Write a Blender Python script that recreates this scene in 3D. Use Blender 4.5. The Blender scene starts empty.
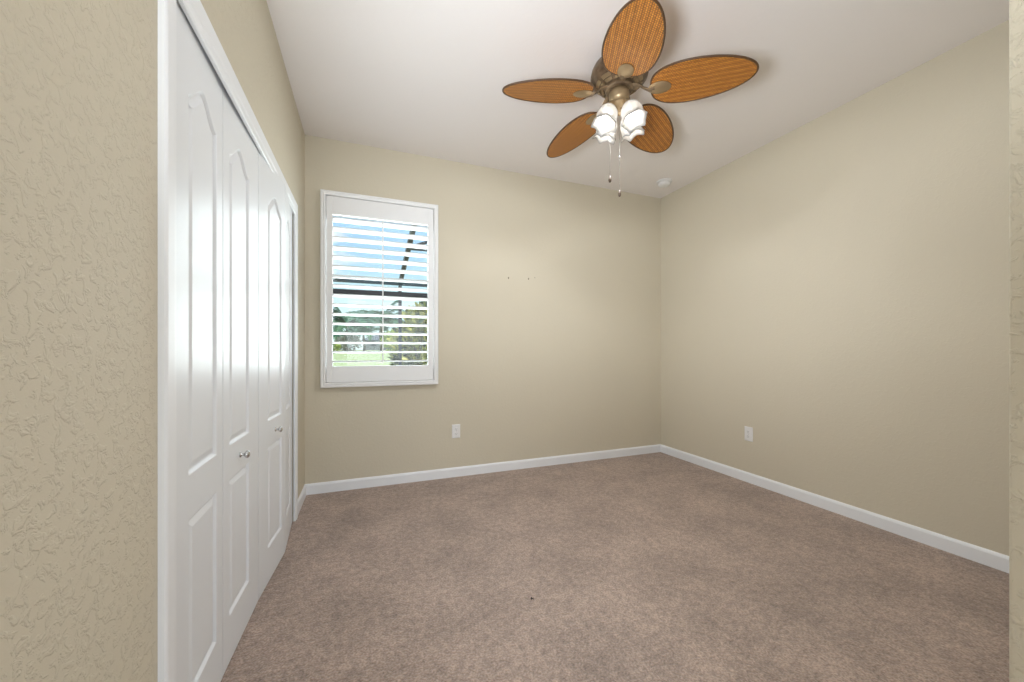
import bpy, bmesh, math, random
from mathutils import Vector, Matrix
from math import sin, cos, pi, radians, sqrt, exp

C = bpy.context.scene.collection
S = bpy.context.scene

# ------------------------------------------------------------------ room size (metres); the camera stands over (0, 0)
XL, XR = -0.436, 2.9665          # closet wall and right wall
YB = 3.2542                      # back wall
H = 2.74                         # ceiling
CAM_H = 1.1095
YAW = 0.3663
FOCAL_PX = 379.95

# ------------------------------------------------------------------ camera
cam_data = bpy.data.cameras.new('camera')
cam = bpy.data.objects.new('camera', cam_data)
C.objects.link(cam)
cam.location = (0, 0, CAM_H)
cam.rotation_euler = (pi / 2, 0, -YAW)
cam_data.sensor_width = 36.0
cam_data.lens = 36.0 * FOCAL_PX / 1024
cam_data.shift_y = (349.46 - 341) / 1024
cam_data.clip_start = 0.02
S.camera = cam

# ------------------------------------------------------------------ exposure, sky, lights
S.view_settings.view_transform = 'Standard'
S.view_settings.look = 'None'
S.view_settings.exposure = 0.27
S.view_settings.gamma = 1.0
S.view_settings.use_curve_mapping = False

LAMP_W = 10.5                     # each of the four fan lamps
LAMP_COLOR = (0.93, 0.96, 1.0)
WINDOW_W = 24.0                  # daylight at the shuttered window
BOUNCE_W = 172.0                 # added fill spot beside the camera, aimed at the ceiling
GLOW_W = 1.1                     # glow of each bulb through its frosted shade
FILL_W = 52.0                   # second added fill spot, aimed at the far lower part of the room
HALL_W = 27.0                    # added fill from the open end of the hall behind the camera
SKY_STRENGTH = 1.0

world = bpy.data.worlds.new('sky')
S.world = world
world.use_nodes = True
wn = world.node_tree
wn.nodes.clear()
w_out = wn.nodes.new('ShaderNodeOutputWorld')
w_bg = wn.nodes.new('ShaderNodeBackground')
w_tc = wn.nodes.new('ShaderNodeTexCoord')
w_sep = wn.nodes.new('ShaderNodeSeparateXYZ')
w_ramp = wn.nodes.new('ShaderNodeValToRGB')
w_ramp.color_ramp.elements[0].position = 0.0
w_ramp.color_ramp.elements[0].color = (0.80, 0.95, 0.97, 1)
w_ramp.color_ramp.elements[1].position = 0.75
w_ramp.color_ramp.elements[1].color = (0.16, 0.34, 0.78, 1)
for pos, col in ((0.12, (0.68, 0.88, 0.94, 1)), (0.19, (0.50, 0.75, 0.93, 1)), (0.32, (0.38, 0.60, 0.90, 1)), (0.50, (0.28, 0.48, 0.85, 1))):
    e = w_ramp.color_ramp.elements.new(pos)
    e.color = col
w_map = wn.nodes.new('ShaderNodeMapping')
w_map.inputs['Scale'].default_value = (1.0, 1.0, 3.6)
w_noise = wn.nodes.new('ShaderNodeTexNoise')
w_noise.inputs['Scale'].default_value = 6.0
w_noise.inputs['Detail'].default_value = 6
w_cr = wn.nodes.new('ShaderNodeValToRGB')
w_cr.color_ramp.elements[0].position = 0.56
w_cr.color_ramp.elements[0].color = (0, 0, 0, 1)
w_cr.color_ramp.elements[1].position = 0.68
w_cr.color_ramp.elements[1].color = (1, 1, 1, 1)
w_mix = wn.nodes.new('ShaderNodeMixRGB')
w_mix.inputs[2].default_value = (0.95, 0.95, 1.0, 1)
L = wn.links.new
L(w_tc.outputs['Generated'], w_sep.inputs[0])
L(w_sep.outputs['Z'], w_ramp.inputs[0])
L(w_tc.outputs['Generated'], w_map.inputs[0])
L(w_map.outputs[0], w_noise.inputs['Vector'])
L(w_noise.outputs['Fac'], w_cr.inputs[0])
L(w_cr.outputs[0], w_mix.inputs[0])
L(w_ramp.outputs[0], w_mix.inputs[1])
L(w_mix.outputs[0], w_bg.inputs[0])
w_bg.inputs[1].default_value = SKY_STRENGTH
L(w_bg.outputs[0], w_out.inputs[0])


def light(name, kind, loc, energy, color, rot=(0, 0, 0), **kw):
    d = bpy.data.lights.new(name, kind)
    d.energy = energy
    d.color = color
    for k, v in kw.items():
        setattr(d, k, v)
    o = bpy.data.objects.new(name, d)
    C.objects.link(o)
    o.location = loc
    o.rotation_euler = rot
    return o


# the sun stands behind the house and lights the garden only
light('sun', 'SUN', (0, -5, 12), 4.5, (1, 0.96, 0.88), (radians(38), 0, radians(14)), angle=radians(0.6))
# area light added at the unseen end of the hall as soft fill
light('hall_fill', 'AREA', (0.45, -2.55, 1.35), HALL_W, (0.94, 0.965, 1.0), (radians(90), 0, 0),
      shape='RECTANGLE', size=1.7, size_y=2.3)
# daylight entering through the window glass
light('window_daylight', 'AREA', (0.12, YB + 0.185, 1.566), WINDOW_W, (0.90, 0.96, 1.0), (radians(-90), 0, 0),
      shape='RECTANGLE', size=0.80, size_y=1.24)
# unseen spot added beside the camera; its ceiling bounce brightens the room
_d = Vector((1.45, 1.95, H)) - Vector((-0.28, 0.33, 1.25))
light('bounce_fill', 'SPOT', (-0.28, 0.33, 1.25), BOUNCE_W, (0.88, 0.94, 1.0), _d.to_track_quat('-Z', 'Y').to_euler(),
      spot_size=radians(104), spot_blend=1.0, shadow_soft_size=0.25)


_d = Vector((2.1, 2.5, 0.0)) - Vector((-0.28, 0.33, 1.30))  # unseen spot added to lift the low far walls and carpet
light('low_fill', 'SPOT', (-0.28, 0.33, 1.30), FILL_W, (0.88, 0.94, 1.0), _d.to_track_quat('-Z', 'Y').to_euler(),
      spot_size=radians(86), spot_blend=1.0, shadow_soft_size=0.25)


# ------------------------------------------------------------------ materials
def new_mat(name):
    m = bpy.data.materials.new(name)
    m.use_nodes = True
    return m, m.node_tree, m.node_tree.nodes['Principled BSDF']


def plain(name, col, rough=0.5, metal=0.0, spec=0.5, coat=0.0):
    m, t, b = new_mat(name)
    b.inputs['Base Color'].default_value = (*col, 1)
    b.inputs['Roughness'].default_value = rough
    b.inputs['Metallic'].default_value = metal
    b.inputs['Specular IOR Level'].default_value = spec
    b.inputs['Coat Weight'].default_value = coat
    # slight unevenness of the finish
    n = t.nodes.new('ShaderNodeTexNoise')
    n.inputs['Scale'].default_value = 40
    r = t.nodes.new('ShaderNodeMapRange')
    r.inputs[3].default_value = max(0.02, rough - 0.03)
    r.inputs[4].default_value = rough + 0.03
    t.links.new(n.outputs['Fac'], r.inputs[0])
    t.links.new(r.outputs[0], b.inputs['Roughness'])
    return m


def knockdown(name, col, strength=0.5, scale=34.0, var=0.03):
    """painted plaster with a trowelled knock-down texture"""
    m, t, b = new_mat(name)
    N, K = t.nodes, t.links.new
    tc = N.new('ShaderNodeTexCoord')
    n1 = N.new('ShaderNodeTexNoise')
    n1.inputs['Scale'].default_value = scale
    n1.inputs['Detail'].default_value = 4
    n1.inputs['Roughness'].default_value = 0.6
    n1.inputs['Distortion'].default_value = 0.7
    ramp = N.new('ShaderNodeValToRGB')
    ramp.color_ramp.elements[0].position = 0.50
    ramp.color_ramp.elements[1].position = 0.60
    n2 = N.new('ShaderNodeTexNoise')
    n2.inputs['Scale'].default_value = scale * 5
    n2.inputs['Detail'].default_value = 3
    add = N.new('ShaderNodeMath')
    add.operation = 'MULTIPLY_ADD'
    add.inputs[1].default_value = 0.16
    bump = N.new('ShaderNodeBump')
    bump.inputs['Strength'].default_value = strength
    bump.inputs['Distance'].default_value = 0.0026
    K(tc.outputs['Object'], n1.inputs['Vector'])
    K(tc.outputs['Object'], n2.inputs['Vector'])
    K(n1.outputs['Fac'], ramp.inputs[0])
    K(n2.outputs['Fac'], add.inputs[0])
    K(ramp.outputs[0], add.inputs[2])
    K(add.outputs[0], bump.inputs['Height'])
    K(bump.outputs[0], b.inputs['Normal'])
    n3 = N.new('ShaderNodeTexNoise')
    n3.inputs['Scale'].default_value = 1.3
    mix = N.new('ShaderNodeMixRGB')
    mix.inputs[1].default_value = (*[c * (1 - var) for c in col], 1)
    mix.inputs[2].default_value = (*[min(1, c * (1 + var)) for c in col], 1)
    K(tc.outputs['Object'], n3.inputs['Vector'])
    K(n3.outputs['Fac'], mix.inputs[0])
    K(mix.outputs[0], b.inputs['Base Color'])
    b.inputs['Roughness'].default_value = 0.7
    b.inputs['Specular IOR Level'].default_value = 0.25
    return m


def carpet_mat():
    m, t, b = new_mat('carpet')
    N, K = t.nodes, t.links.new
    tc = N.new('ShaderNodeTexCoord')
    fine = N.new('ShaderNodeTexNoise')
    fine.inputs['Scale'].default_value = 125
    fine.inputs['Detail'].default_value = 3
    mid = N.new('ShaderNodeTexNoise')
    mid.inputs['Scale'].default_value = 38
    mid.inputs['Detail'].default_value = 4
    big = N.new('ShaderNodeTexNoise')
    big.inputs['Scale'].default_value = 3.2
    big.inputs['Detail'].default_value = 5
    big.inputs['Roughness'].default_value = 0.62
    for n in (fine, mid, big):
        K(tc.outputs['Object'], n.inputs['Vector'])
    r1 = N.new('ShaderNodeValToRGB')
    r1.color_ramp.elements[0].position = 0.30
    r1.color_ramp.elements[0].color = (0.275, 0.200, 0.160, 1)
    r1.color_ramp.elements[1].position = 0.70
    r1.color_ramp.elements[1].color = (0.540, 0.412, 0.340, 1)
    K(fine.outputs['Fac'], r1.inputs[0])
    mx = N.new('ShaderNodeMixRGB')
    mx.blend_type = 'OVERLAY'
    mx.inputs[0].default_value = 0.5
    K(r1.outputs[0], mx.inputs[1])
    K(mid.outputs['Fac'], mx.inputs[2])
    mx2 = N.new('ShaderNodeMixRGB')
    mx2.blend_type = 'OVERLAY'
    mx2.inputs[0].default_value = 0.50
    K(mx.outputs[0], mx2.inputs[1])
    K(big.outputs['Fac'], mx2.inputs[2])
    K(mx2.outputs[0], b.inputs['Base Color'])
    h = N.new('ShaderNodeMath')
    h.operation = 'ADD'
    K(fine.outputs['Fac'], h.inputs[0])
    K(mid.outputs['Fac'], h.inputs[1])
    bump = N.new('ShaderNodeBump')
    bump.inputs['Strength'].default_value = 0.9
    bump.inputs['Distance'].default_value = 0.012
    K(h.outputs[0], bump.inputs['Height'])
    K(bump.outputs[0], b.inputs['Normal'])
    b.inputs['Roughness'].default_value = 0.95
    b.inputs['Specular IOR Level'].default_value = 0.1
    b.inputs['Sheen Weight'].default_value = 0.25
    b.inputs['Sheen Roughness'].default_value = 0.6
    return m


def wicker_mat():
    """brown woven cane: strands run along the blade, crossed by a fine weave"""
    m, t, b = new_mat('woven_cane')
    N, K = t.nodes, t.links.new
    tc = N.new('ShaderNodeTexCoord')
    brick = N.new('ShaderNodeTexBrick')
    brick.offset = 0.5
    brick.inputs['Scale'].default_value = 1.0
    brick.inputs['Brick Width'].default_value = 0.0125
    brick.inputs['Row Height'].default_value = 0.0100
    brick.inputs['Mortar Size'].default_value = 0.0018
    brick.inputs['Mortar Smooth'].default_value = 0.7
    brick.inputs['Color1'].default_value = (0.66, 0.270, 0.045, 1)
    brick.inputs['Color2'].default_value = (0.50, 0.190, 0.028, 1)
    brick.inputs['Mortar'].default_value = (0.13, 0.044, 0.010, 1)
    mp = N.new('ShaderNodeMapping')
    K(tc.outputs['Object'], mp.inputs[0])
    K(mp.outputs[0], brick.inputs['Vector'])
    wave = N.new('ShaderNodeTexWave')
    wave.bands_direction = 'Y'
    wave.inputs['Scale'].default_value = 11
    wave.inputs['Distortion'].default_value = 1.2
    wave.inputs['Detail'].default_value = 2
    K(tc.outputs['Object'], wave.inputs['Vector'])
    mx = N.new('ShaderNodeMixRGB')
    mx.blend_type = 'OVERLAY'
    mx.inputs[0].default_value = 0.22
    K(brick.outputs['Color'], mx.inputs[1])
    K(wave.outputs['Color'], mx.inputs[2])
    K(mx.outputs[0], b.inputs['Base Color'])
    inv = N.new('ShaderNodeMath')
    inv.operation = 'SUBTRACT'
    inv.inputs[0].default_value = 1.0
    K(brick.outputs['Fac'], inv.inputs[1])
    bump = N.new('ShaderNodeBump')
    bump.inputs['Strength'].default_value = 0.5
    bump.inputs['Distance'].default_value = 0.0015
    K(inv.outputs[0], bump.inputs['Height'])
    K(bump.outputs[0], b.inputs['Normal'])
    b.inputs['Roughness'].default_value = 0.42
    b.inputs['Specular IOR Level'].default_value = 0.5
    return m


def bronze_mat():
    m, t, b = new_mat('antique_bronze')
    N, K = t.nodes, t.links.new
    tc = N.new('ShaderNodeTexCoord')
    n = N.new('ShaderNodeTexNoise')
    n.inputs['Scale'].default_value = 22
    r = N.new('ShaderNodeValToRGB')
    r.color_ramp.elements[0].position = 0.35
    r.color_ramp.elements[0].color = (0.115, 0.080, 0.050, 1)
    r.color_ramp.elements[1].position = 0.7
    r.color_ramp.elements[1].color = (0.300, 0.215, 0.135, 1)
    K(tc.outputs['Object'], n.inputs['Vector'])
    K(n.outputs['Fac'], r.inputs[0])
    K(r.outputs[0], b.inputs['Base Color'])
    b.inputs['Metallic'].default_value = 0.55
    b.inputs['Roughness'].default_value = 0.38
    return m


def frosted_glass_mat():
    m = bpy.data.materials.new('frosted_glass')
    m.use_nodes = True
    t = m.node_tree
    t.nodes.clear()
    N, K = t.nodes, t.links.new
    out = N.new('ShaderNodeOutputMaterial')
    dif = N.new('ShaderNodeBsdfDiffuse')
    dif.inputs['Color'].default_value = (0.92, 0.92, 0.92, 1)
    trl = N.new('ShaderNodeBsdfTranslucent')
    trl.inputs['Color'].default_value = (0.95, 0.95, 0.94, 1)
    tra = N.new('ShaderNodeBsdfTransparent')
    glo = N.new('ShaderNodeBsdfGlossy')
    glo.inputs['Roughness'].default_value = 0.12
    m1 = N.new('ShaderNodeMixShader')
    m1.inputs[0].default_value = 0.5
    m2 = N.new('ShaderNodeMixShader')
    m2.inputs[0].default_value = 0.36
    m3 = N.new('ShaderNodeMixShader')
    fr = N.new('ShaderNodeFresnel')
    fr.inputs[0].default_value = 1.4
    K(dif.outputs[0], m1.inputs[1])
    K(trl.outputs[0], m1.inputs[2])
    K(m1.outputs[0], m2.inputs[1])
    K(tra.outputs[0], m2.inputs[2])
    K(fr.outputs[0], m3.inputs[0])
    K(m2.outputs[0], m3.inputs[1])
    K(glo.outputs[0], m3.inputs[2])
    K(m3.outputs[0], out.inputs[0])
    return m


def pane_mat():
    m = bpy.data.materials.new('window_glass')
    m.use_nodes = True
    t = m.node_tree
    t.nodes.clear()
    N, K = t.nodes, t.links.new
    out = N.new('ShaderNodeOutputMaterial')
    tra = N.new('ShaderNodeBsdfTransparent')
    tra.inputs[0].default_value = (0.94, 0.97, 0.96, 1)
    glo = N.new('ShaderNodeBsdfGlossy')
    glo.inputs['Roughness'].default_value = 0.02
    fr = N.new('ShaderNodeFresnel')
    fr.inputs[0].default_value = 1.45
    mx = N.new('ShaderNodeMixShader')
    K(fr.outputs[0], mx.inputs[0])
    K(tra.outputs[0], mx.inputs[1])
    K(glo.outputs[0], mx.inputs[2])
    K(mx.outputs[0], out.inputs[0])
    return m


def glow_mat(name, col, strength):
    m, t, b = new_mat(name)
    b.inputs['Base Color'].default_value = (0.9, 0.9, 0.88, 1)
    b.inputs['Emission Color'].default_value = (*col, 1)
    b.inputs['Emission Strength'].default_value = strength
    return m


def leafy(name, c1, c2, scale=3.0, rough=0.55):
    m, t, b = new_mat(name)
    N, K = t.nodes, t.links.new
    tc = N.new('ShaderNodeTexCoord')
    n = N.new('ShaderNodeTexNoise')
    n.inputs['Scale'].default_value = scale
    n.inputs['Detail'].default_value = 4
    r = N.new('ShaderNodeValToRGB')
    r.color_ramp.elements[0].position = 0.38
    r.color_ramp.elements[0].color = (*c1, 1)
    r.color_ramp.elements[1].position = 0.62
    r.color_ramp.elements[1].color = (*c2, 1)
    K(tc.outputs['Object'], n.inputs['Vector'])
    K(n.outputs['Fac'], r.inputs[0])
    K(r.outputs[0], b.inputs['Base Color'])
    b.inputs['Roughness'].default_value = rough
    return m


WALL_COL = (0.632, 0.574, 0.455)
M = {
    'wall': knockdown('beige_wall_paint', WALL_COL, 0.16, 48),
    'near_wall': knockdown('beige_textured_wall_paint', WALL_COL, 0.60, 48),
    'ceiling': knockdown('ceiling_paint', (0.86, 0.820, 0.800), 0.10, 26, 0.01),
    'carpet': carpet_mat(),
    'trim': plain('white_trim_paint', (0.85, 0.865, 0.89), 0.38),
    'door': plain('white_door_paint', (0.80, 0.820, 0.850), 0.34, spec=0.32),
    'shutter': plain('white_shutter_paint', (0.84, 0.84, 0.84), 0.35),
    'dark': plain('dark_void_lining', (0.05, 0.05, 0.05), 0.8),
    'steel': plain('dull_steel', (0.35, 0.35, 0.35), 0.35, 0.9),
    'chrome': plain('brushed_nickel', (0.60, 0.60, 0.60), 0.22, 0.9),
    'plastic': plain('white_plastic', (0.80, 0.79, 0.78), 0.35),
    'slot': plain('black_slot', (0.02, 0.02, 0.02), 0.7),
    'wicker': wicker_mat(),
    'rim': plain('dark_cane_binding', (0.085, 0.040, 0.016), 0.45),
    'bronze': bronze_mat(),
    'brass': plain('aged_brass', (0.36, 0.265, 0.155), 0.36, 0.6),
    'frost': frosted_glass_mat(),
    'bulb': glow_mat('lit_bulb', (1.0, 0.97, 0.93), 5.0),
    'chain': plain('chain_metal', (0.12, 0.11, 0.10), 0.5, 0.3),
    'fob': plain('dark_wood_fob', (0.06, 0.035, 0.02), 0.4),
    'pane': pane_mat(),
    'win_frame': plain('dark_bronze_aluminium', (0.020, 0.020, 0.024), 0.45),
    'cage': plain('dark_cage_aluminium', (0.014, 0.020, 0.026), 0.5),
    'lawn': leafy('lawn_grass', (0.33, 0.40, 0.17), (0.47, 0.51, 0.27), 9.0, 0.9),
    'palm': leafy('palm_green', (0.030, 0.095, 0.055), (0.085, 0.180, 0.080), 4.0),
    'croton': leafy('yellow_green_leaf', (0.035, 0.060, 0.022), (0.55, 0.52, 0.15), 5.0),
    'greybush': leafy('grey_green_leaf', (0.12, 0.13, 0.10), (0.30, 0.31, 0.25), 5.0),
    'bush': leafy('lime_leaf', (0.18, 0.26, 0.06), (0.45, 0.50, 0.12), 6.0),
    'bark': leafy('palm_bark', (0.16, 0.13, 0.10), (0.30, 0.26, 0.21), 8.0, 0.9),
    'roof': leafy('grey_shingle', (0.10, 0.11, 0.12), (0.17, 0.18, 0.19), 6.0, 0.9),
    'stucco': plain('grey_stucco', (0.13, 0.14, 0.14), 0.9),
    'spot': plain('dark_lint', (0.03, 0.022, 0.018), 0.9),
}


# ------------------------------------------------------------------ helpers
def tag(o, label=None, cat=None, group=None, kind=None):
    if label:
        o['label'] = label
    if cat:
        o['category'] = cat
    if group:
        o['group'] = group
    if kind:
        o['kind'] = kind
    return o


def empty(name, loc=(0, 0, 0), rz=0.0):
    o = bpy.data.objects.new(name, None)
    o.empty_display_size = 0.05
    C.objects.link(o)
    o.location = loc
    o.rotation_euler = (0, 0, rz)
    return o


def link(name, bm, mat, parent=None, smooth=False, auto=None, loc=None, scale=1.0):
    for v in bm.verts:
        v.co *= scale
    bmesh.ops.recalc_face_normals(bm, faces=bm.faces)
    me = bpy.data.meshes.new(name)
    bm.to_mesh(me)
    bm.free()
    me.materials.append(mat)
    if smooth:
        for p in me.polygons:
            p.use_smooth = True
    o = bpy.data.objects.new(name, me)
    C.objects.link(o)
    if auto is not None:
        md = o.modifiers.new('edge_split', 'EDGE_SPLIT')
        md.split_angle = radians(auto)
    if parent is not None:
        o.parent = parent
    if loc is not None:
        o.location = loc
    return o


def add_box(bm, lo, hi, bevel=0.0, seg=2):
    lo, hi = Vector(lo), Vector(hi)
    t = bmesh.new()
    bmesh.ops.create_cube(t, size=1.0)
    for v in t.verts:
        v.co = Vector([(lo[i] + hi[i]) / 2 + v.co[i] * (hi[i] - lo[i]) for i in range(3)])
    if bevel > 0:
        bmesh.ops.bevel(t, geom=list(t.edges), offset=bevel, segments=seg, affect='EDGES', profile=0.5)
    me = bpy.data.meshes.new('t')
    t.to_mesh(me)
    t.free()
    bm.from_mesh(me)
    bpy.data.meshes.remove(me)


def box(lo, hi, bevel=0.0, seg=2):
    bm = bmesh.new()
    add_box(bm, lo, hi, bevel, seg)
    return bm


def add_loft(bm, rings, close=True, cap0=True, cap1=True):
    """rings: list of lists of points, all the same length"""
    vr = [[bm.verts.new(p) for p in r] for r in rings]
    n = len(vr[0])
    for a, b in zip(vr, vr[1:]):
        for i in range(n if close else n - 1):
            j = (i + 1) % n
            bm.faces.new((a[i], a[j], b[j], b[i]))
    if close and cap0:
        bm.faces.new(vr[0])
    if close and cap1:
        bm.faces.new(vr[-1][::-1])
    return vr


def add_lathe(bm, prof, n=40, origin=(0, 0, 0), mat=None, cap=True):
    """prof: list of (radius, z)"""
    rings = []
    for r, z in prof:
        ring = []
        for i in range(n):
            p = Vector((r * cos(2 * pi * i / n), r * sin(2 * pi * i / n), z))
            if mat is not None:
                p = mat @ p
            ring.append(p + Vector(origin))
        rings.append(ring)
    add_loft(bm, rings, True, cap, cap)


def add_tube(bm, pts, rad, n=8, closed=False):
    pts = [Vector(p) for p in pts]
    rings = []
    m = len(pts)
    up = Vector((0, 0, 1))
    for i, p in enumerate(pts):
        a = pts[(i - 1) % m] if (closed or i > 0) else p
        b = pts[(i + 1) % m] if (closed or i < m - 1) else p
        d = (b - a).normalized()
        u = d.cross(up)
        if u.length < 1e-4:
            u = d.cross(Vector((1, 0, 0)))
        u.normalize()
        w = u.cross(d).normalized()
        r = rad[i] if isinstance(rad, (list, tuple)) else rad
        rings.append([p + u * (r * cos(2 * pi * k / n)) + w * (r * sin(2 * pi * k / n)) for k in range(n)])
    if closed:
        rings.append(rings[0])
        vr = [[bm.verts.new(p) for p in r] for r in rings[:-1]]
        vr.append(vr[0])
        for a, b in zip(vr, vr[1:]):
            for i in range(n):
                j = (i + 1) % n
                bm.faces.new((a[i], a[j], b[j], b[i]))
    else:
        add_loft(bm, rings)


def add_sphere(bm, c, r, seg=16, ring=10, sc=(1, 1, 1)):
    mt = Matrix.Translation(Vector(c)) @ Matrix.Diagonal((*sc, 1))
    bmesh.ops.create_uvsphere(bm, u_segments=seg, v_segments=ring, radius=r, matrix=mt)


def structure(name, bm, mat, label, cat, **kw):
    o = link(name, bm, mat, **kw)
    return tag(o, label, cat, None, 'structure')


# ------------------------------------------------------------------ the room shell
WT = 0.14                        # wall thickness
YE = -2.6                        # open end of the hall behind the camera
HX = 1.70                        # right side of the hall
XE, YF = 0.914, 0.270            # end of the front wall beside the camera
OY0, OY1, OZ1 = 1.112, 2.786, 2.022      # closet opening
WX0, WX1, WZ0, WZ1 = -0.300, 0.545, 0.925, 2.215   # window opening

structure('floor', box((XL - 0.8, YE, -0.12), (XR + WT, YB + 0.2, 0.007)), M['carpet'],
          'pinkish brown wall to wall carpet over the whole floor', 'floor')
structure('ceiling', box((XL - 0.8, YE, H), (XR + WT, YB + 0.2, H + 0.12)), M['ceiling'],
          'smooth off-white ceiling above the fan', 'ceiling')

bm = bmesh.new()                 # back wall around the window opening
for lo, hi in (((XL - 0.8, 0), (WX0, H)), ((WX1, 0), (XR + WT, H)), ((WX0, 0), (WX1, WZ0)), ((WX0, WZ1), (WX1, H))):
    add_box(bm, (lo[0], YB, lo[1]), (hi[0], YB + 0.2, hi[1]))
bmesh.ops.remove_doubles(bm, verts=bm.verts, dist=1e-5)
structure('wall_back', bm, M['wall'], 'beige back wall around the shuttered window', 'wall')

bm = bmesh.new()                 # closet wall around the closet opening, running on past the camera
for lo, hi in (((YE, 0), (OY0, H)), ((OY1, 0), (YB, H)), ((OY0, OZ1), (OY1, H))):
    add_box(bm, (XL - WT, lo[0], lo[1]), (XL, hi[0], hi[1]))
bmesh.ops.remove_doubles(bm, verts=bm.verts, dist=1e-5)
structure('wall_left', bm, M['near_wall'], 'beige knock-down textured wall on the left around the closet doors', 'wall')

structure('wall_right', box((XR, YF - WT, 0), (XR + WT, YB, H)), M['wall'],
          'plain beige wall on the right with one low outlet', 'wall')
bm = box((XE, YF - WT, 0), (XR, YF, H))
ed = [e for e in bm.edges if all(abs(v.co.x - XE) < 1e-5 for v in e.verts) and abs(e.verts[0].co.z - e.verts[1].co.z) > 1]
bmesh.ops.bevel(bm, geom=ed, offset=0.004, segments=3, affect='EDGES', profile=0.5)
structure('wall_front', bm, M['near_wall'], 'textured rounded wall end at the right edge of the view', 'wall')
structure('wall_hall', box((HX, YE, 0), (HX + WT, YF - WT, H)), M['wall'],
          'beige wall of the hall outside the bedroom', 'wall')

bm = bmesh.new()                 # dark closet behind the doors
add_box(bm, (XL - 0.76, OY0 - 0.1, 0), (XL - 0.74, OY1 + 0.1, H))
add_box(bm, (XL - 0.74, OY0 - 0.12, 0), (XL - WT, OY0 - 0.1, H))
add_box(bm, (XL - 0.74, OY1 + 0.1, 0), (XL - WT, OY1 + 0.12, H))
structure('wall_closet', bm, M['wall'], 'inner walls of the closet behind the folding doors', 'wall')


# ------------------------------------------------------------------ baseboards
BH, BT = 0.088, 0.013


def baseboard(name, p0, p1, nrm, label):
    """profile: flat face with an eased top edge"""
    p0, p1, n = Vector((*p0, 0)), Vector((*p1, 0)), Vector((*nrm, 0))
    prof = [(0, 0), (BT, 0), (BT, BH - 0.016), (BT - 0.003, BH - 0.008), (BT - 0.008, BH - 0.001), (0, BH)]
    bm = bmesh.new()
    rings = [[p + n * d + Vector((0, 0, z)) for d, z in prof] for p in (p0, p1)]
    add_loft(bm, rings)
    return structure(name, bm, M['trim'], label, 'baseboard')


baseboard('baseboard_back', (XL, YB), (XR, YB), (0, -1), 'white baseboard along the back wall under the window')
baseboard('baseboard_right', (XR, YF), (XR, YB - BT), (-1, 0), 'white baseboard along the right wall')
baseboard('baseboard_left', (XL, 2.846), (XL, YB - BT), (1, 0), 'short white baseboard between the closet and the back corner')
baseboard('baseboard_front', (XE + 0.03, YF), (XR - BT, YF), (0, 1), 'white baseboard along the near wall')

# ------------------------------------------------------------------ closet casing
CT = 0.016


def casing_profile(w):
    # across the width from the opening side: (offset, thickness)
    return [(0, 0), (0, CT * 0.62), (0.004, CT * 0.8), (w * 0.30, CT * 0.86), (w * 0.36, CT), (w * 0.86, CT), (w - 0.003, CT * 0.9), (w, CT * 0.75), (w, 0)]


LEG0, LEG1, HEAD = 0.060, 0.072, 0.088
CY0, CY1, CZ = 1.138, 2.774, 1.974
bm = bmesh.new()
prof0, prof1, profh = casing_profile(LEG0), casing_profile(LEG1), casing_profile(HEAD)
# two legs and the head, mitred at the corners
add_loft(bm, [[(XL + t, CY0 - o, 0) for o, t in prof0],
              [(XL + t, CY0 - o0, CZ + oh) for (o0, t), (oh, _) in zip(prof0, profh)],
              [(XL + t, CY1 + o1, CZ + oh) for (o1, t), (oh, _) in zip(prof1, profh)],
              [(XL + t, CY1 + o, 0) for o, t in prof1]])
structure('trim_1', bm, M['trim'], 'white moulded casing around the closet opening', 'trim')

bm = bmesh.new()
add_box(bm, (XL - 0.060, OY0 + 0.012, OZ1 - 0.016), (XL - 0.022, OY1 - 0.012, OZ1 - 0.001))
structure('trim_2', bm, M['steel'], 'dull metal track above the folding doors', 'trim')

# ------------------------------------------------------------------ bifold closet doors
LEAF_W, LEAF_T = 0.4095, 0.030
DZ0, DZ1 = 0.014, 2.000
WIDE, NARROW = 0.1290, 0.0608


def panel_outline(x0, x1, z0, z1, arch=0.0, n=28):
    """closed outline in (x, z), counter-clockwise; with arch > 0 the top rises in a cathedral curve"""
    pts = [(x0, z0), (x1, z0), (x1, z1)]
    if arch > 0:
        for i in range(1, n):
            s = i / n
            x = x1 + (x0 - x1) * s
            k = abs(2 * s - 1)
            # shoulder flat, then an S-curve rising to a rounded crown
            q = 1 - k
            q = q * q * (3 - 2 * q)
            pts.append((x, z1 + arch * q))
    pts.append((x0, z1))
    return pts


def inset(pts, d):
    """inward offset of a counter-clockwise outline"""
    out = []
    n = len(pts)
    for i in range(n):
        p0, p, p1 = Vector(pts[i - 1]), Vector(pts[i]), Vector(pts[(i + 1) % n])
        a, b = (p - p0).normalized(), (p1 - p).normalized()
        na, nb = Vector((-a.y, a.x)), Vector((-b.y, b.x))
        m = na + nb
        m = m / max(m.length_squared, 1e-6) * 2
        k = d
        out.append((p.x + m.x * k, p.y + m.y * k))
    return out


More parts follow.
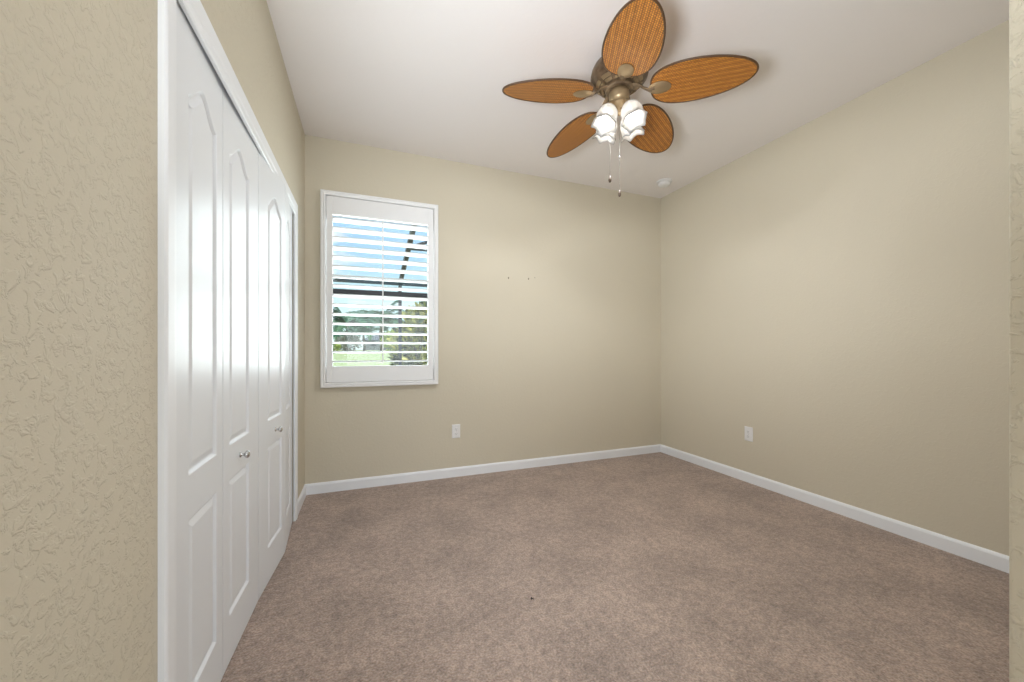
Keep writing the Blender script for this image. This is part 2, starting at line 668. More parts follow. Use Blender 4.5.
def door_leaf(first_stile, second_stile):
    """leaf in local coords: x along the width from 0, y outward normal is +y (front at y = 0), z up"""
    bm = bmesh.new()
    w = LEAF_W - 0.003
    x0, x1 = first_stile, LEAF_W - second_stile
    outl = [panel_outline(x0, x1, 0.172, 0.655), panel_outline(x0, x1, 0.772, 1.797, 0.066)]
    rect = [(0.0015, DZ0), (w, DZ0), (w, DZ1), (0.0015, DZ1)]

    def loop(pts, y):
        return [bm.verts.new((x, y, z)) for x, z in pts]

    def edges(vs):
        return [bm.edges.new((vs[i], vs[(i + 1) % len(vs)])) for i in range(len(vs))]
    r = loop(rect, 0)
    es = edges(r)
    rings0 = []
    for o in outl:
        v = loop(o, 0)
        rings0.append(v)
        es += edges(v)
    bmesh.ops.triangle_fill(bm, edges=es, use_beauty=True, use_dissolve=False)
    for o, v0 in zip(outl, rings0):
        prev = v0
        for d, y in ((0.003, -0.0015), (0.008, -0.0085), (0.013, -0.0090), (0.029, -0.0030), (0.032, -0.0022)):
            cur = loop(inset(o, d), y)
            for i in range(len(o)):
                j = (i + 1) % len(o)
                bm.faces.new((prev[i], prev[j], cur[j], cur[i]))
            prev = cur
        bm.faces.new(prev)
    b = loop(rect, -LEAF_T)
    for i in range(4):
        j = (i + 1) % 4
        bm.faces.new((r[i], r[j], b[j], b[i]))
    bm.faces.new(b[::-1])
    return bm


def door_pair(name, label, y_start, bulge, knob_leaf, stiles):
    """two hinged leaves; y_start at the closet wall, the joint pushed out by bulge"""
    xf = XL - 0.004
    run = sqrt(LEAF_W ** 2 - bulge ** 2)
    root = empty(name, (xf, y_start, 0))
    tag(root, label, 'closet door', 'white bifold closet doors', 'structure')
    P = [Vector((0, 0, 0)), Vector((bulge, run, 0)), Vector((0, 2 * run, 0))]
    for k in range(2):
        d = (P[k + 1] - P[k]).normalized()
        front = Vector((d.y, -d.x, 0))
        lf = link('door_panel', door_leaf(*stiles[k]), M['door'], root)
        # local x -> d, local y -> front, local z -> z
        mtx = Matrix(((d.x, front.x, 0, P[k].x), (d.y, front.y, 0, P[k].y), (0, 0, 1, 0), (0, 0, 0, 1)))
        lf.matrix_local = mtx
        if k == knob_leaf:
            cx = stiles[k][0] + (LEAF_W - stiles[k][0] - stiles[k][1]) / 2
            kb = bmesh.new()
            add_lathe(kb, [(0.0001, 0), (0.010, 0), (0.010, 0.003), (0.0055, 0.005), (0.0050, 0.012), (0.0085, 0.016), (0.0135, 0.020),
                           (0.0145, 0.024), (0.0120, 0.029), (0.0060, 0.0315), (0.0001, 0.032)], 24, cap=False)
            ko = link('knob', kb, M['chrome'], lf, smooth=True)
            ko.matrix_local = Matrix.Translation((cx, 0, 0.712)) @ Matrix.Rotation(-pi / 2, 4, 'X')
            tag(ko, 'small round nickel knob')
    # hinges at the joint, behind the faces
    for z in (0.25, 1.0, 1.75):
        hb = bmesh.new()
        add_tube(hb, [P[1] + Vector((-LEAF_T - 0.004, 0, z - 0.035)), P[1] + Vector((-LEAF_T - 0.004, 0, z + 0.035))], 0.004, 8)
        link('hinge', hb, M['steel'], root)
    return root, y_start + 2 * run


d1, y_mid = door_pair('door_1', 'nearer pair of white folding closet doors with raised panels, next to the textured wall', 1.1270, -0.0085, 1,
                      ((WIDE, NARROW), (NARROW, WIDE)))
d2, y_end = door_pair('door_2', 'farther pair of white folding closet doors, slightly ajar beside the back corner', y_mid + 0.001, 0.030, 0,
                      ((WIDE, NARROW), (NARROW, WIDE)))

# ------------------------------------------------------------------ window behind the shutter
wy = YB + 0.105
root = empty('window_1', ((WX0 + WX1) / 2, wy, WZ0))
tag(root, 'single-hung dark framed window behind the white shutter', 'window', None, 'structure')
ox, oy, oz = root.location


def wb(*bxs):
    bm = bmesh.new()
    for lo, hi in bxs:
        add_box(bm, (lo[0] - ox, lo[1] - oy, lo[2] - oz), (hi[0] - ox, hi[1] - oy, hi[2] - oz), 0.002, 1)
    return bm


fw = 0.018
link('window_frame', wb(((WX0, wy - 0.02, WZ0), (WX0 + fw, wy + 0.06, WZ1)), ((WX1 - fw, wy - 0.02, WZ0), (WX1, wy + 0.06, WZ1)),
                        ((WX0 + fw, wy - 0.02, WZ0), (WX1 - fw, wy + 0.06, WZ0 + fw)), ((WX0 + fw, wy - 0.02, WZ1 - fw), (WX1 - fw, wy + 0.06, WZ1))),
     M['win_frame'], root)
link('meeting_rail', wb(((WX0 + fw, wy - 0.015, 1.556), (WX1 - fw, wy + 0.055, 1.597))), M['win_frame'], root)
link('lower_pane', wb(((WX0 + fw, wy + 0.004, WZ0 + fw), (WX1 - fw, wy + 0.008, 1.556))), M['pane'], root)
link('upper_pane', wb(((WX0 + fw, wy + 0.036, 1.597), (WX1 - fw, wy + 0.040, WZ1 - fw))), M['pane'], root)

# ------------------------------------------------------------------ plantation shutter
SX0, SX1, SZ0, SZ1 = -0.327, 0.569, 0.815, 2.330
LX0, LX1, LZ0, LZ1 = -0.242, 0.483, 0.979, 2.153
FWD = 0.038
YS = YB - 0.030
sh = empty('plantation_shutter', ((SX0 + SX1) / 2, YB, SZ0))
tag(sh, 'white plantation shutter with tilted louvers and a thin tilt rod on the back wall', 'shutter')
SO = Vector(sh.location)


def rel(bm):
    for v in bm.verts:
        v.co -= SO
    return bm


def frame_loop(x0, x1, z0, z1, prof):
    """mitred frame: prof is a list of (inset, y)"""
    bm = bmesh.new()
    rings = []
    for cx, cz, sx, sz in ((x0, z0, 1, 1), (x1, z0, -1, 1), (x1, z1, -1, -1), (x0, z1, 1, -1)):
        rings.append([bm.verts.new((cx + sx * i, y, cz + sz * i)) for i, y in prof])
    n = len(prof)
    for k in range(4):
        a, b = rings[k], rings[(k + 1) % 4]
        for i in range(n):
            j = (i + 1) % n
            bm.faces.new((a[i], a[j], b[j], b[i]))
    return bm


link('outer_frame', rel(frame_loop(SX0, SX1, SZ0, SZ1, [
    (0, YB), (0, YS - 0.004), (0.003, YS - 0.010), (0.012, YS - 0.012), (0.020, YS - 0.010), (0.026, YS - 0.013), (0.034, YS - 0.010), (FWD, YS - 0.004),
    (FWD, YB)])), M['shutter'], sh)
g = 0.003
bm = bmesh.new()
px0, px1, pz0, pz1 = SX0 + FWD + g, SX1 - FWD - g, SZ0 + FWD + g, SZ1 - FWD - g
for lo, hi in (((px0, pz0), (LX0, pz1)), ((LX1, pz0), (px1, pz1))):
    add_box(bm, (lo[0], YS, lo[1]), (hi[0], YB - 0.001, hi[1]), 0.002, 2)
for lo, hi in (((LX0, pz0), (LX1, LZ0)), ((LX0, LZ1), (LX1, pz1))):
    add_box(bm, (lo[0], YS, lo[1]), (hi[0], YB - 0.001, hi[1]))
link('panel_frame', rel(bm), M['shutter'], sh)

NL = 16
pitch = (LZ1 - LZ0) / NL
TILT = radians(-7.5)             # outer edge a little lower than the room edge
LW, LT = 0.089, 0.0100
ell = []
for i in range(28):
    a = 2 * pi * i / 28
    # long ellipse with rounded lips
    ell.append((LW / 2 * cos(a), LT / 2 * (abs(sin(a)) ** 0.75) * (1 if sin(a) >= 0 else -1)))
yl = YB - 0.0155
for k in range(NL):
    zc = LZ0 + pitch * (k + 0.5)
    bm = bmesh.new()
    ring = [(y * cos(TILT) - z * sin(TILT), y * sin(TILT) + z * cos(TILT)) for y, z in ell]
    add_loft(bm, [[(x, yl + y, zc + z) for y, z in ring] for x in (LX0 + 0.0015, LX1 - 0.0015)])
    link('louver', rel(bm), M['shutter'], sh, smooth=True, auto=50)
bm = bmesh.new()
rx = (LX0 + LX1) / 2 + 0.003
add_box(bm, (rx - 0.0048, yl - LW / 2 - 0.011, LZ0 + 0.02), (rx + 0.0048, yl - LW / 2 - 0.002, LZ1 - 0.03), 0.002, 2)
link('tilt_rod', rel(bm), M['shutter'], sh)

# ------------------------------------------------------------------ outlets


def outlet(name, loc, rz, label):
    """plate in local coords: faces -y, base at the wall face"""
    root = empty(name, loc, rz)
    tag(root, label, 'outlet', 'wall outlets')
    pw, ph = 0.072, 0.118
    bm = bmesh.new()
    prof = [(0.0, 0.0), (0.0, -0.003), (0.003, -0.0055), (0.010, -0.0065)]
    rings = []
    for i, y in prof:
        rings.append([(-pw / 2 + i, y, -ph / 2 + i), (pw / 2 - i, y, -ph / 2 + i), (pw / 2 - i, y, ph / 2 - i), (-pw / 2 + i, y, ph / 2 - i)])
    add_loft(bm, rings)
    link('cover_plate', bm, M['plastic'], root)
    for s in (-1, 1):
        zc = s * 0.0195
        bm = bmesh.new()
        ring = []
        for i in range(24):
            a = 2 * pi * i / 24
            ring.append((0.0165 * cos(a), max(-0.0135, min(0.0135, 0.0172 * sin(a)))))
        add_loft(bm, [[(x, -0.006, zc + z) for x, z in ring], [(x, -0.0085, zc + z) for x, z in ring], [(x * 0.94, -0.0092, zc + z * 0.94) for x, z in ring]])
        r = link('receptacle', bm, M['plastic'], root)
        bm = bmesh.new()
        add_box(bm, (-0.0075, -0.0096, zc - 0.001), (-0.0055, -0.009, zc + 0.007))
        add_box(bm, (0.0055, -0.0096, zc), (0.0075, -0.009, zc + 0.006))
        add_lathe(bm, [(0.0023, -0.0096), (0.0023, -0.009)], 12, (0, 0, zc - 0.007),
                  Matrix(((1, 0, 0), (0, 0, 1), (0, 1, 0))))
        link('slots', bm, M['slot'], r)
    bm = bmesh.new()
    add_sphere(bm, (0, -0.0065, 0), 0.003, 12, 6, (1, 0.5, 1))
    link('screw', bm, M['chrome'], root, smooth=True)
    return root


outlet('wall_outlet', (0.728, YB, 0.400), 0, 'white wall outlet on the back wall below and right of the window')
outlet('wall_outlet', (XR, 2.242, 0.408), -pi / 2, 'white wall outlet low on the right wall')

# ------------------------------------------------------------------ smoke detector
det = empty('smoke_detector', (2.700, 2.915, H))
tag(det, 'small round white smoke detector on the ceiling near the far corner', 'smoke detector')
bm = bmesh.new()
add_lathe(bm, [(0.0001, 0), (0.072, 0), (0.072, -0.008), (0.069, -0.012), (0.0001, -0.012)], 40, cap=False)
link('base', bm, M['plastic'], det, smooth=True, auto=35)
bm = bmesh.new()
add_lathe(bm, [(0.0001, -0.012), (0.056, -0.012), (0.056, -0.016), (0.052, -0.017), (0.052, -0.022), (0.056, -0.023), (0.055, -0.032), (0.049, -0.041), (0.034, -0.047), (0.0001, -0.049)], 40, cap=False)
link('cover', bm, M['plastic'], det, smooth=True, auto=40)
bm = bmesh.new()
add_sphere(bm, (0.022, 0.0, -0.0475), 0.006, 12, 6, (1, 1, 0.5))
link('test_button', bm, M['trim'], det, smooth=True)

# ------------------------------------------------------------------ small marks
for x, z, r, lab in ((1.214, 1.763, 0.0040, 'leftmost of three small nail holes in the back wall'),
                     (1.413, 1.769, 0.0036, 'middle one of three small nail holes in the back wall'),
                     (1.478, 1.783, 0.0022, 'rightmost and faintest of three nail holes in the back wall')):
    bm = bmesh.new()
    mt = Matrix(((1, 0, 0), (0, 0, 1), (0, 1.7, 0)))
    add_lathe(bm, [(r * 1.5, 0.0), (r * 1.45, -0.0012), (r * 0.9, -0.0016), (r * 0.7, -0.0006)], 14, (0, 0, 0), mt)
    o = link('nail_hole', bm, plain('old_hole_plug', (0.22, 0.18, 0.13), 0.8), None, smooth=True, loc=(x, YB, z))
    tag(o, lab, 'nail hole', 'nail holes in the back wall')

bm = bmesh.new()
rnd = random.Random(4)
for i in range(14):
    a = rnd.uniform(0, 2 * pi)
    r = rnd.uniform(0.002, 0.008)
    p = Vector((r * cos(a), r * sin(a), 0))
    q = p + Vector((rnd.uniform(-0.006, 0.006), rnd.uniform(-0.006, 0.006), rnd.uniform(0.004, 0.010)))
    add_tube(bm, [p, (p + q) / 2 + Vector((0.001, 0.001, 0.002)), q], [0.0022, 0.002, 0.0012], 6)
tag(link('carpet_snag', bm, M['spot'], None, smooth=True, loc=(0.683, 1.533, 0.006), scale=0.75), 'tiny dark tuft on the middle of the carpet', 'carpet snag')

# ------------------------------------------------------------------ ceiling fan
FX, FY = 1.334, 1.788
fan = empty('ceiling_fan', (FX, FY, H))
tag(fan, 'bronze ceiling fan with five woven leaf blades and lit glass shades', 'ceiling fan')


def fz(z):
    return z - H


# motor housing against the ceiling
bm = bmesh.new()
add_lathe(bm, [(0.0001, fz(2.74)), (0.092, fz(2.74)), (0.094, fz(2.728)), (0.118, fz(2.722)), (0.140, fz(2.706)), (0.152, fz(2.684)), (0.157, fz(2.662)),
               (0.158, fz(2.648)), (0.154, fz(2.642)), (0.154, fz(2.634)), (0.149, fz(2.628)), (0.132, fz(2.612)), (0.108, fz(2.600)), (0.082, fz(2.594)),
               (0.0001, fz(2.594))], 64, cap=False)
mh = link('motor_housing', bm, M['bronze'], fan, smooth=True, auto=40)
# cast ribs with slots between them under the bowl
bm = bmesh.new()
for k in range(10):
    a0 = 2 * pi * (k + 0.14) / 10
    a1 = 2 * pi * (k + 0.86) / 10
    for r0, r1, z0, z1 in ((0.088, 0.104, 2.5945, 2.6000), (0.112, 0.128, 2.6015, 2.6110)):
        m = 8
        rings = []
        for i in range(m + 1):
            a = a0 + (a1 - a0) * i / m
            rings.append([(r0 * cos(a), r0 * sin(a), fz(z0 + 0.002)), (r1 * cos(a), r1 * sin(a), fz(z1 + 0.002)),
                          (r1 * cos(a), r1 * sin(a), fz(z1 - 0.005)), (r0 * cos(a), r0 * sin(a), fz(z0 - 0.005))])
        add_loft(bm, rings)
link('cast_rib', bm, M['brass'], mh)
# rotating hub and switch housing
bm = bmesh.new()
add_lathe(bm, [(0.0001, fz(2.594)), (0.074, fz(2.594)), (0.078, fz(2.588)), (0.078, fz(2.574)), (0.070, fz(2.568)), (0.0001, fz(2.568))], 48, cap=False)
link('rotor_hub', bm, M['bronze'], fan, smooth=True, auto=35)
bm = bmesh.new()
add_lathe(bm, [(0.0001, fz(2.568)), (0.048, fz(2.568)), (0.054, fz(2.560)), (0.056, fz(2.548)), (0.055, fz(2.522)), (0.050, fz(2.512)), (0.040, fz(2.504)),
               (0.046, fz(2.498)), (0.046, fz(2.490)), (0.034, fz(2.478)), (0.018, fz(2.470)), (0.012, fz(2.452)), (0.016, fz(2.444)), (0.010, fz(2.434)), (0.0001, fz(2.431))],
          48, cap=False)
sw = link('switch_housing', bm, M['brass'], fan, smooth=True, auto=40)

# blades
R0, R1, HW, SK = 0.170, 0.667, 0.133, -0.315
ZB, PITCH, DROOP = 2.537, 0.185, 0.094


def half_width(t):
    tt = t ** exp(SK)
    return HW * sqrt(max(0.0, 1 - (2 * tt - 1) ** 2))


NB = 40
edge = []
for i in range(NB + 1):
    s = i / NB
    t = 0.5 - 0.5 * cos(pi * s)          # denser at the ends
    t = t ** 1.25
    edge.append((R0 + (R1 - R0) * t, half_width(t)))
outline = [(r, w) for r, w in edge] + [(r, -w) for r, w in edge[-2:0:-1]]


def blade_mesh():
    """leaf blade along +x, slightly cupped, woven face"""
    bm = bmesh.new()
    th = 0.006
    cols = 9
    grid = {}
    for side, zoff in (('b', -th / 2), ('t', th / 2)):
        for i, (r, w) in enumerate(edge):
            for j in range(cols):
                q = -1 + 2 * j / (cols - 1)
                if w < 1e-6:
                    if j > 0:
                        grid[side, i, j] = grid[side, i, 0]
                        continue
                y = q * w
                grid[side, i, j] = bm.verts.new((r, y, zoff))
    for side in 'bt':
        for i in range(NB):
            for j in range(cols - 1):
                vs = [grid[side, i, j], grid[side, i + 1, j], grid[side, i + 1, j + 1], grid[side, i, j + 1]]
                u = []
                for v in vs:
                    if v not in u:
                        u.append(v)
                if len(u) >= 3:
                    bm.faces.new(u)
    return bm


def rim_mesh():
    bm = bmesh.new()
    add_tube(bm, [(r, w, 0) for r, w in outline], 0.0052, 8, closed=True)
    return bm


def iron_mesh():
    """bracket: a forked arm from the hub down to the blade"""
    bm = bmesh.new()
    rings = []
    pts = [(0.060, 0.044), (0.085, 0.043), (0.110, 0.036), (0.135, 0.012), (0.160, -0.005), (0.190, -0.010)]
    wid = [0.030, 0.022, 0.014, 0.012, 0.016, 0.026]
    for (r, z), w in zip(pts, wid):
        rings.append([(r, -w, z - 0.004), (r, -w * 0.6, z - 0.008), (r, w * 0.6, z - 0.008), (r, w, z - 0.004), (r, w * 0.7, z + 0.003), (r, -w * 0.7, z + 0.003)])
    add_loft(bm, rings)
    return bm


def medallion_mesh():
    bm = bmesh.new()
    mt = Matrix.Diagonal((1.60, 1.10, 0.9))
    add_lathe(bm, [(0.0001, -0.004), (0.036, -0.004), (0.037, -0.008), (0.034, -0.011), (0.028, -0.013), (0.024, -0.0165), (0.012, -0.0195), (0.0001, -0.020)],
              36, (0.214, 0, 0), mt, cap=False)
    return bm


me_first = None
for k in range(5):
    ang = radians(-45.82 + 72 * k)
    rot = Matrix.Translation((0, 0, fz(ZB))) @ Matrix.Rotation(ang, 4, 'Z')
    tilt = Matrix.Translation((R0, 0, 0)) @ Matrix.Rotation(math.atan(DROOP), 4, 'Y') @ Matrix.Translation((-R0, 0, 0)) @ Matrix.Rotation(-PITCH, 4, 'X')
    if k == 0:
        bl = link('blade', blade_mesh(), M['wicker'], fan)
        ri = link('blade_rim', rim_mesh(), M['rim'], bl, smooth=True)
        ir = link('blade_iron', iron_mesh(), M['bronze'], fan, smooth=True, auto=40)
        md = link('medallion', medallion_mesh(), M['brass'], ir, smooth=True, auto=50)
        first = (bl, ri, ir, md)
        tag(bl, 'brown woven leaf-shaped blade')
    else:
        bl, ri, ir, md = [o.copy() for o in first]
        for o in (bl, ri, ir, md):
            C.objects.link(o)
        bl.parent = fan
        ri.parent = bl
        ir.parent = fan
        md.parent = ir
    bl.matrix_local = rot @ tilt
    ri.matrix_local = Matrix.Identity(4)
    ir.matrix_local = rot
    md.matrix_local = tilt


# light kit: three frosted tulip shades
def shade_mesh(n=48):
    """scalloped tulip bell, opening along +z from the neck at the origin"""
    bm = bmesh.new()
    prof = [(0.022, 0.000), (0.030, 0.007), (0.044, 0.020), (0.056, 0.040), (0.061, 0.062), (0.060, 0.082), (0.058, 0.098), (0.061, 0.114), (0.068, 0.126)]

    def ring(r, z, t, off):
        out = []
        for i in range(n):
            a = 2 * pi * i / n
            lobe = abs(cos(2.5 * a))
            k = t ** 2
            rr = (r + off) * (1 + 0.16 * k * (1 - lobe ** 0.8) + 0.02 * t * cos(10 * a))
            out.append((rr * cos(a), rr * sin(a), z + 0.020 * k * (1 - lobe)))
        return out
    rings = []
    for off, pr in ((0.0, prof), (-0.003, prof[::-1])):
        for r, z in pr:
            rings.append(ring(r, z, z / 0.126, off))
    add_loft(bm, rings, True, False, False)
    return bm


def bulb_mesh():
    bm = bmesh.new()
    add_lathe(bm, [(0.0001, 0.010), (0.012, 0.012), (0.013, 0.030), (0.020, 0.046), (0.026, 0.062), (0.025, 0.076), (0.017, 0.088), (0.0001, 0.093)], 24, cap=False)
    return bm


view_az = math.atan2(-FY, -FX)   # towards the doorway
for k, da in enumerate((radians(-47), radians(49), radians(133), radians(-131))):
    az = view_az + da
    out_dir = Vector((cos(az), sin(az), 0))
    neck = out_dir * 0.064 + Vector((0, 0, fz(2.470)))
    tilt_down = radians(70)
    axis = out_dir * cos(tilt_down) + Vector((0, 0, -1)) * sin(tilt_down)
    q = Vector((0, 0, 1)).rotation_difference(axis).to_matrix().to_4x4()
    arm = bmesh.new()
    add_tube(arm, [out_dir * 0.030 + Vector((0, 0, fz(2.494))), out_dir * 0.050 + Vector((0, 0, fz(2.492))), neck - axis * 0.004, neck + axis * 0.010],
             [0.009, 0.010, 0.018, 0.022], 16)
    link('lamp_holder', arm, M['brass'], fan, smooth=True, auto=50)
    if k == 0:
        shd = link('lamp_shade', shade_mesh(), M['frost'], fan, smooth=True)
        blb = link('light_bulb', bulb_mesh(), M['bulb'], shd, smooth=True)
        first_shade = (shd, blb)
    else:
        shd, blb = [o.copy() for o in first_shade]
        C.objects.link(shd)
        C.objects.link(blb)
        shd.parent = fan
        blb.parent = shd
    spin = Matrix.Rotation(radians(20 + 35 * k), 4, 'Z')
    shd.matrix_local = Matrix.Translation(neck + axis * 0.006) @ q @ spin @ Matrix.Scale(0.94, 4)
    blb.matrix_local = Matrix.Identity(4)
    lp = neck + axis * 0.150 + Vector((FX, FY, H))
    light('fan_glow', 'POINT', neck + axis * 0.075 + Vector((FX, FY, H)), GLOW_W, (1.0, 0.86, 0.68), shadow_soft_size=0.03)
    light('fan_lamp', 'SPOT', lp, LAMP_W, LAMP_COLOR, axis.to_track_quat('-Z', 'Y').to_euler(), spot_size=radians(176), spot_blend=0.25, shadow_soft_size=0.02)

# pull chains
for (dx, dy), z_end, seg, lab in (((-0.053, 0.012), 2.064, 0, 'longer-hanging'), ((0.026, 0.030), 2.002, 1, 'other')):
    bm = bmesh.new()
    z = fz(2.505)
    ze = fz(z_end) + 0.022
    n = int((z - ze) / 0.0055)
    for i in range(n):
        bmesh.ops.create_icosphere(bm, subdivisions=1, radius=0.0011, matrix=Matrix.Translation((dx, dy, z - (z - ze) * i / n)))
    add_tube(bm, [(dx, dy, z), (dx, dy, ze)], 0.0005, 6)
    add_tube(bm, [(dx * 0.85, dy * 0.85, z + 0.003), (dx, dy, z)], 0.003, 8)
    ch = link('pull_chain', bm, M['chain'], fan, smooth=True)
    bm = bmesh.new()
    add_lathe(bm, [(0.0001, 0.024), (0.003, 0.023), (0.004, 0.016), (0.0075, 0.008), (0.0085, 0.0), (0.0075, -0.008), (0.004, -0.014), (0.0001, -0.016)], 20,
              (dx, dy, fz(z_end)), cap=False)
    link('fob', bm, M['fob'], ch, smooth=True)
    if seg:
        bm = bmesh.new()
        add_lathe(bm, [(0.0001, 0.008), (0.003, 0.007), (0.0038, 0), (0.003, -0.007), (0.0001, -0.008)], 14, (dx, dy, fz(2.215)), cap=False)
        link('chain_connector', bm, M['chain'], ch, smooth=True)

# ------------------------------------------------------------------ outside: lawn, screen cage, plants, neighbour
GZ = -0.18


def ground(y):
    t = min(1.0, max(0.0, (y - 8.5) / 11.0))
    return GZ + 1.13 * t * t * (3 - 2 * t)


bm = bmesh.new()
ys = [YB + 0.2, 6, 8.5] + [8.5 + i * 1.1 for i in range(1, 11)] + [30, 60, 120, 260]
add_loft(bm, [[(x, y, ground(y)) for y in ys] + [(x, ys[-1], -2), (x, ys[0], -2)] for x in (-150, 150)])
structure('lawn', bm, M['lawn'], 'pale green lawn rising to a low berm outside the window', 'lawn')

cage = empty('screen_enclosure', (0.60, 7.5, GZ))
tag(cage, 'dark aluminium frame of a screened pool cage outside the window', 'screen enclosure')


def bar(name, p0, p1, w, d):
    p0, p1 = Vector(p0) - Vector(cage.location), Vector(p1) - Vector(cage.location)
    dr = (p1 - p0).normalized()
    u = dr.cross(Vector((0, 0, 1)))
    if u.length < 1e-3:
        u = Vector((1, 0, 0))
    u.normalize()
    v = u.cross(dr)
    bm = bmesh.new()
    add_loft(bm, [[p + u * a * w / 2 + v * b * d / 2 for a, b in ((-1, -1), (1, -1), (1, 1), (-1, 1))] for p in (p0, p1)])
    return link(name, bm, M['cage'], cage)


bar('post', (0.60, 7.5, GZ), (0.60, 7.5, 2.33), 0.058, 0.058)
bar('post', (-2.2, 7.5, GZ), (-2.2, 7.5, 2.33), 0.055, 0.055)
bar('post', (3.4, 7.5, GZ), (3.4, 7.5, 2.33), 0.055, 0.055)
bar('eave_beam', (-2.23, 7.5, 2.36), (3.43, 7.5, 2.36), 0.075, 0.065)
bar('base_rail', (-2.23, 7.5, GZ + 0.03), (3.43, 7.5, GZ + 0.03), 0.055, 0.055)
bar('roof_beam', (0.60, 7.5, 2.36), (0.60, 4.6, 2.90), 0.065, 0.065)
bar('roof_beam', (-2.2, 7.5, 2.36), (-2.2, 4.6, 2.90), 0.055, 0.055)
bar('roof_beam', (3.4, 7.5, 2.36), (3.4, 4.6, 2.90), 0.055, 0.055)
bar('purlin', (0.60, 5.95, 2.655), (3.4, 5.95, 2.655), 0.055, 0.055)
bar('brace', (0.60, 5.95, 2.655), (1.35, 5.2, 2.79), 0.035, 0.035)


def frond(bm, base, az, elev, length, droop, rnd, n=16):
    """arching palm frond with paired leaflets"""
    pts = []
    p = Vector(base)
    e = elev
    step = length / n
    for i in range(n + 1):
        pts.append(p.copy())
        p = p + Vector((cos(az) * cos(e), sin(az) * cos(e), sin(e))) * step
        e -= droop / n * (0.4 + 1.6 * i / n)
    add_tube(bm, pts, [0.022 * (1 - 0.8 * i / n) for i in range(n + 1)], 4)
    side = Vector((-sin(az), cos(az), 0))
    for i in range(2, n + 1):
        s = i / n
        ll = length * 0.34 * sin(pi * (0.12 + 0.82 * s)) + 0.08
        fwd = (pts[i] - pts[i - 1]).normalized()
        for sg in (-1, 1):
            for h in (0, 0.5):
                a = pts[i] - fwd * step * h
                d = (side * sg * 0.8 + fwd * 0.65 + Vector((0, 0, -0.38 + rnd.uniform(-0.1, 0.15)))).normalized()
                w = fwd * 0.016 * length
                tip = a + d * ll * rnd.uniform(0.85, 1.1)
                mid = a + d * ll * 0.5 + Vector((0, 0, 0.03))
                vs = [bm.verts.new(v) for v in (a - w, mid - w * 1.3, tip, mid + w * 1.3, a + w)]
                bm.faces.new(vs)


def palm(loc, trunk_h, nf, length, seed, label):
    rnd = random.Random(seed)
    root = empty('palm_tree', loc)
    tag(root, label, 'palm tree', 'palms beyond the lawn')
    bm = bmesh.new()
    pts = [Vector((0.05 * sin(i * 0.7 + seed), 0.05 * cos(i * 0.9), trunk_h * i / 8)) for i in range(9)]
    pts[0] = Vector((0, 0, 0))
    add_tube(bm, pts, [0.16 - 0.05 * i / 8 for i in range(9)], 10)
    link('trunk', bm, M['bark'], root, smooth=True)
    bm = bmesh.new()
    for i in range(nf):
        az = 2 * pi * i / nf * 2.399 + rnd.uniform(-0.2, 0.2)
        el = radians(rnd.uniform(5, 78))
        frond(bm, pts[-1], az, el, length * rnd.uniform(0.8, 1.1), radians(rnd.uniform(60, 110)), rnd)
    link('frond_crown', bm, M['palm'], root)
    return root


def at(u, y):
    a = math.atan((u - 512) / FOCAL_PX) + YAW
    return y * math.tan(a)


def stand(u, y):
    return (at(u, y), y, ground(y))


palm(stand(346, 27.0), 1.75, 13, 2.5, 3, 'wide green palm beyond the lawn at the left of the window')
palm(stand(381, 33.0), 2.20, 13, 2.9, 8, 'green palm beyond the lawn seen behind the tilt rod')
palm(stand(331, 40.0), 2.0, 15, 3.0, 21, 'far palm half hidden by the left shutter stile')
palm(stand(364, 46.0), 2.1, 15, 3.2, 13, 'far palm standing between the two nearer palms')


def leaf_cloud(bm, c, rad, n, size, rnd, squash=1.0):
    for i in range(n):
        z = rnd.uniform(-1, 1)
        a = rnd.uniform(0, 2 * pi)
        rr = rnd.uniform(0.55, 1.0)
        q = sqrt(1 - z * z)
        nrm = Vector((q * cos(a), q * sin(a), z))
        p = Vector(c) + Vector((nrm.x * rad[0], nrm.y * rad[1], nrm.z * rad[2])) * rr
        d = (nrm + Vector((rnd.uniform(-1, 1), rnd.uniform(-1, 1), rnd.uniform(-0.2, 1.2)))).normalized()
        s = d.cross(Vector((rnd.uniform(-1, 1), rnd.uniform(-1, 1), rnd.uniform(-1, 1))))
        if s.length < 1e-3:
            continue
        s.normalize()
        l = size * rnd.uniform(0.7, 1.3)
        w = l * 0.22
        vs = [bm.verts.new(v) for v in (p, p + d * l * 0.45 + s * w, p + d * l, p + d * l * 0.45 - s * w)]
        bm.faces.new(vs)


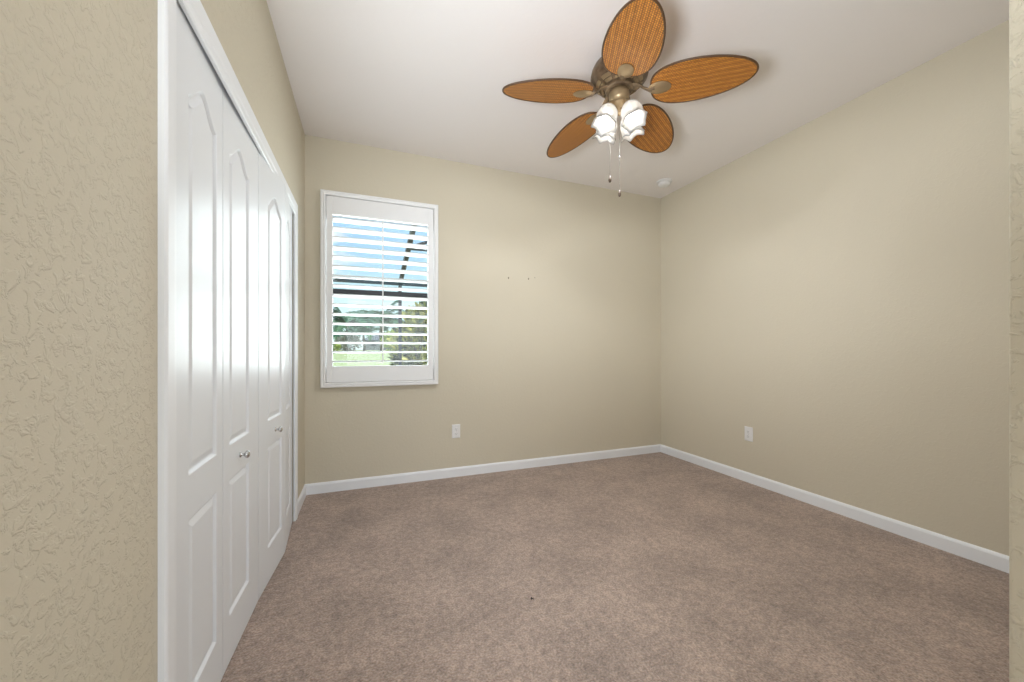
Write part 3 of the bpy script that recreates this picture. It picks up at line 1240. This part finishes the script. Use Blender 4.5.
def shrub(loc, rad, h, n, size, seed, mat, label, cat='shrub'):
    rnd = random.Random(seed)
    root = empty('leafy_shrub', loc)
    tag(root, label, cat, 'shrubs in the garden')
    bm = bmesh.new()
    for i in range(7):
        a = 2 * pi * i / 7
        add_tube(bm, [(0.05 * cos(a), 0.05 * sin(a), 0), (rad * 0.3 * cos(a), rad * 0.3 * sin(a), h * 0.45), (rad * 0.6 * cos(a), rad * 0.6 * sin(a), h * 0.85)],
                 [0.018, 0.014, 0.008], 6)
    link('stem', bm, M['bark'], root, smooth=True)
    bm = bmesh.new()
    leaf_cloud(bm, (0, 0, h * 0.55), (rad, rad, h * 0.45), n, size, rnd)
    leaf_cloud(bm, (rad * 0.3, 0, h * 0.80), (rad * 0.6, rad * 0.6, h * 0.24), n // 3, size, rnd)
    link('foliage', bm, mat, root)
    return root


shrub((at(425, 9.2), 9.2, GZ), 0.66, 2.35, 1100, 0.26, 5, M['croton'], 'tall yellow-green variegated shrub at the right of the window view')
shrub((at(409, 10.9), 10.9, ground(10.9)), 0.32, 1.85, 500, 0.20, 6, M['croton'], 'narrower yellow-green shrub just right of the dark cage post')
shrub(stand(333, 18.5), 0.30, 0.42, 300, 0.12, 7, M['bush'], 'lime green bush at the left edge of the window view')
shrub(stand(348, 20.5), 0.60, 0.80, 500, 0.16, 11, M['greybush'], 'low grey-green shrub under the wide left palm')
shrub(stand(391, 24.0), 0.55, 1.25, 400, 0.20, 9, M['bush'], 'small light green bush left of the dark cage post')

# low grey house beyond the lawn
hx0, hx1, hy = at(364, 85), at(401, 85), 85.0
hs = empty('neighbor_house', ((hx0 + hx1) / 2, hy, ground(hy)))
tag(hs, 'low dark grey house far beyond the lawn', 'house')
hw = (hx1 - hx0) / 2
link('house_wall', box((-hw, 0, 0), (hw, 7, 2.1)), M['stucco'], hs)
bm = bmesh.new()
add_loft(bm, [[(-hw - 0.5, -0.5, 2.1), (hw + 0.5, -0.5, 2.1), (hw + 0.5, 7.5, 2.1), (-hw - 0.5, 7.5, 2.1)],
              [(-hw + 2.0, 3.0, 3.5), (hw - 2.0, 3.0, 3.5), (hw - 2.0, 4.0, 3.5), (-hw + 2.0, 4.0, 3.5)]])
link('roof', bm, M['roof'], hs)
for s in (-0.5, 0.35):
    w = link('window', box((s * hw - 0.6, -0.05, 0.8), (s * hw + 0.6, 0.02, 1.9), 0.01), M['roof'], hs)
    link('pane', box((s * hw - 0.5, -0.07, 0.9), (s * hw + 0.5, -0.045, 1.8)), M['win_frame'], w)
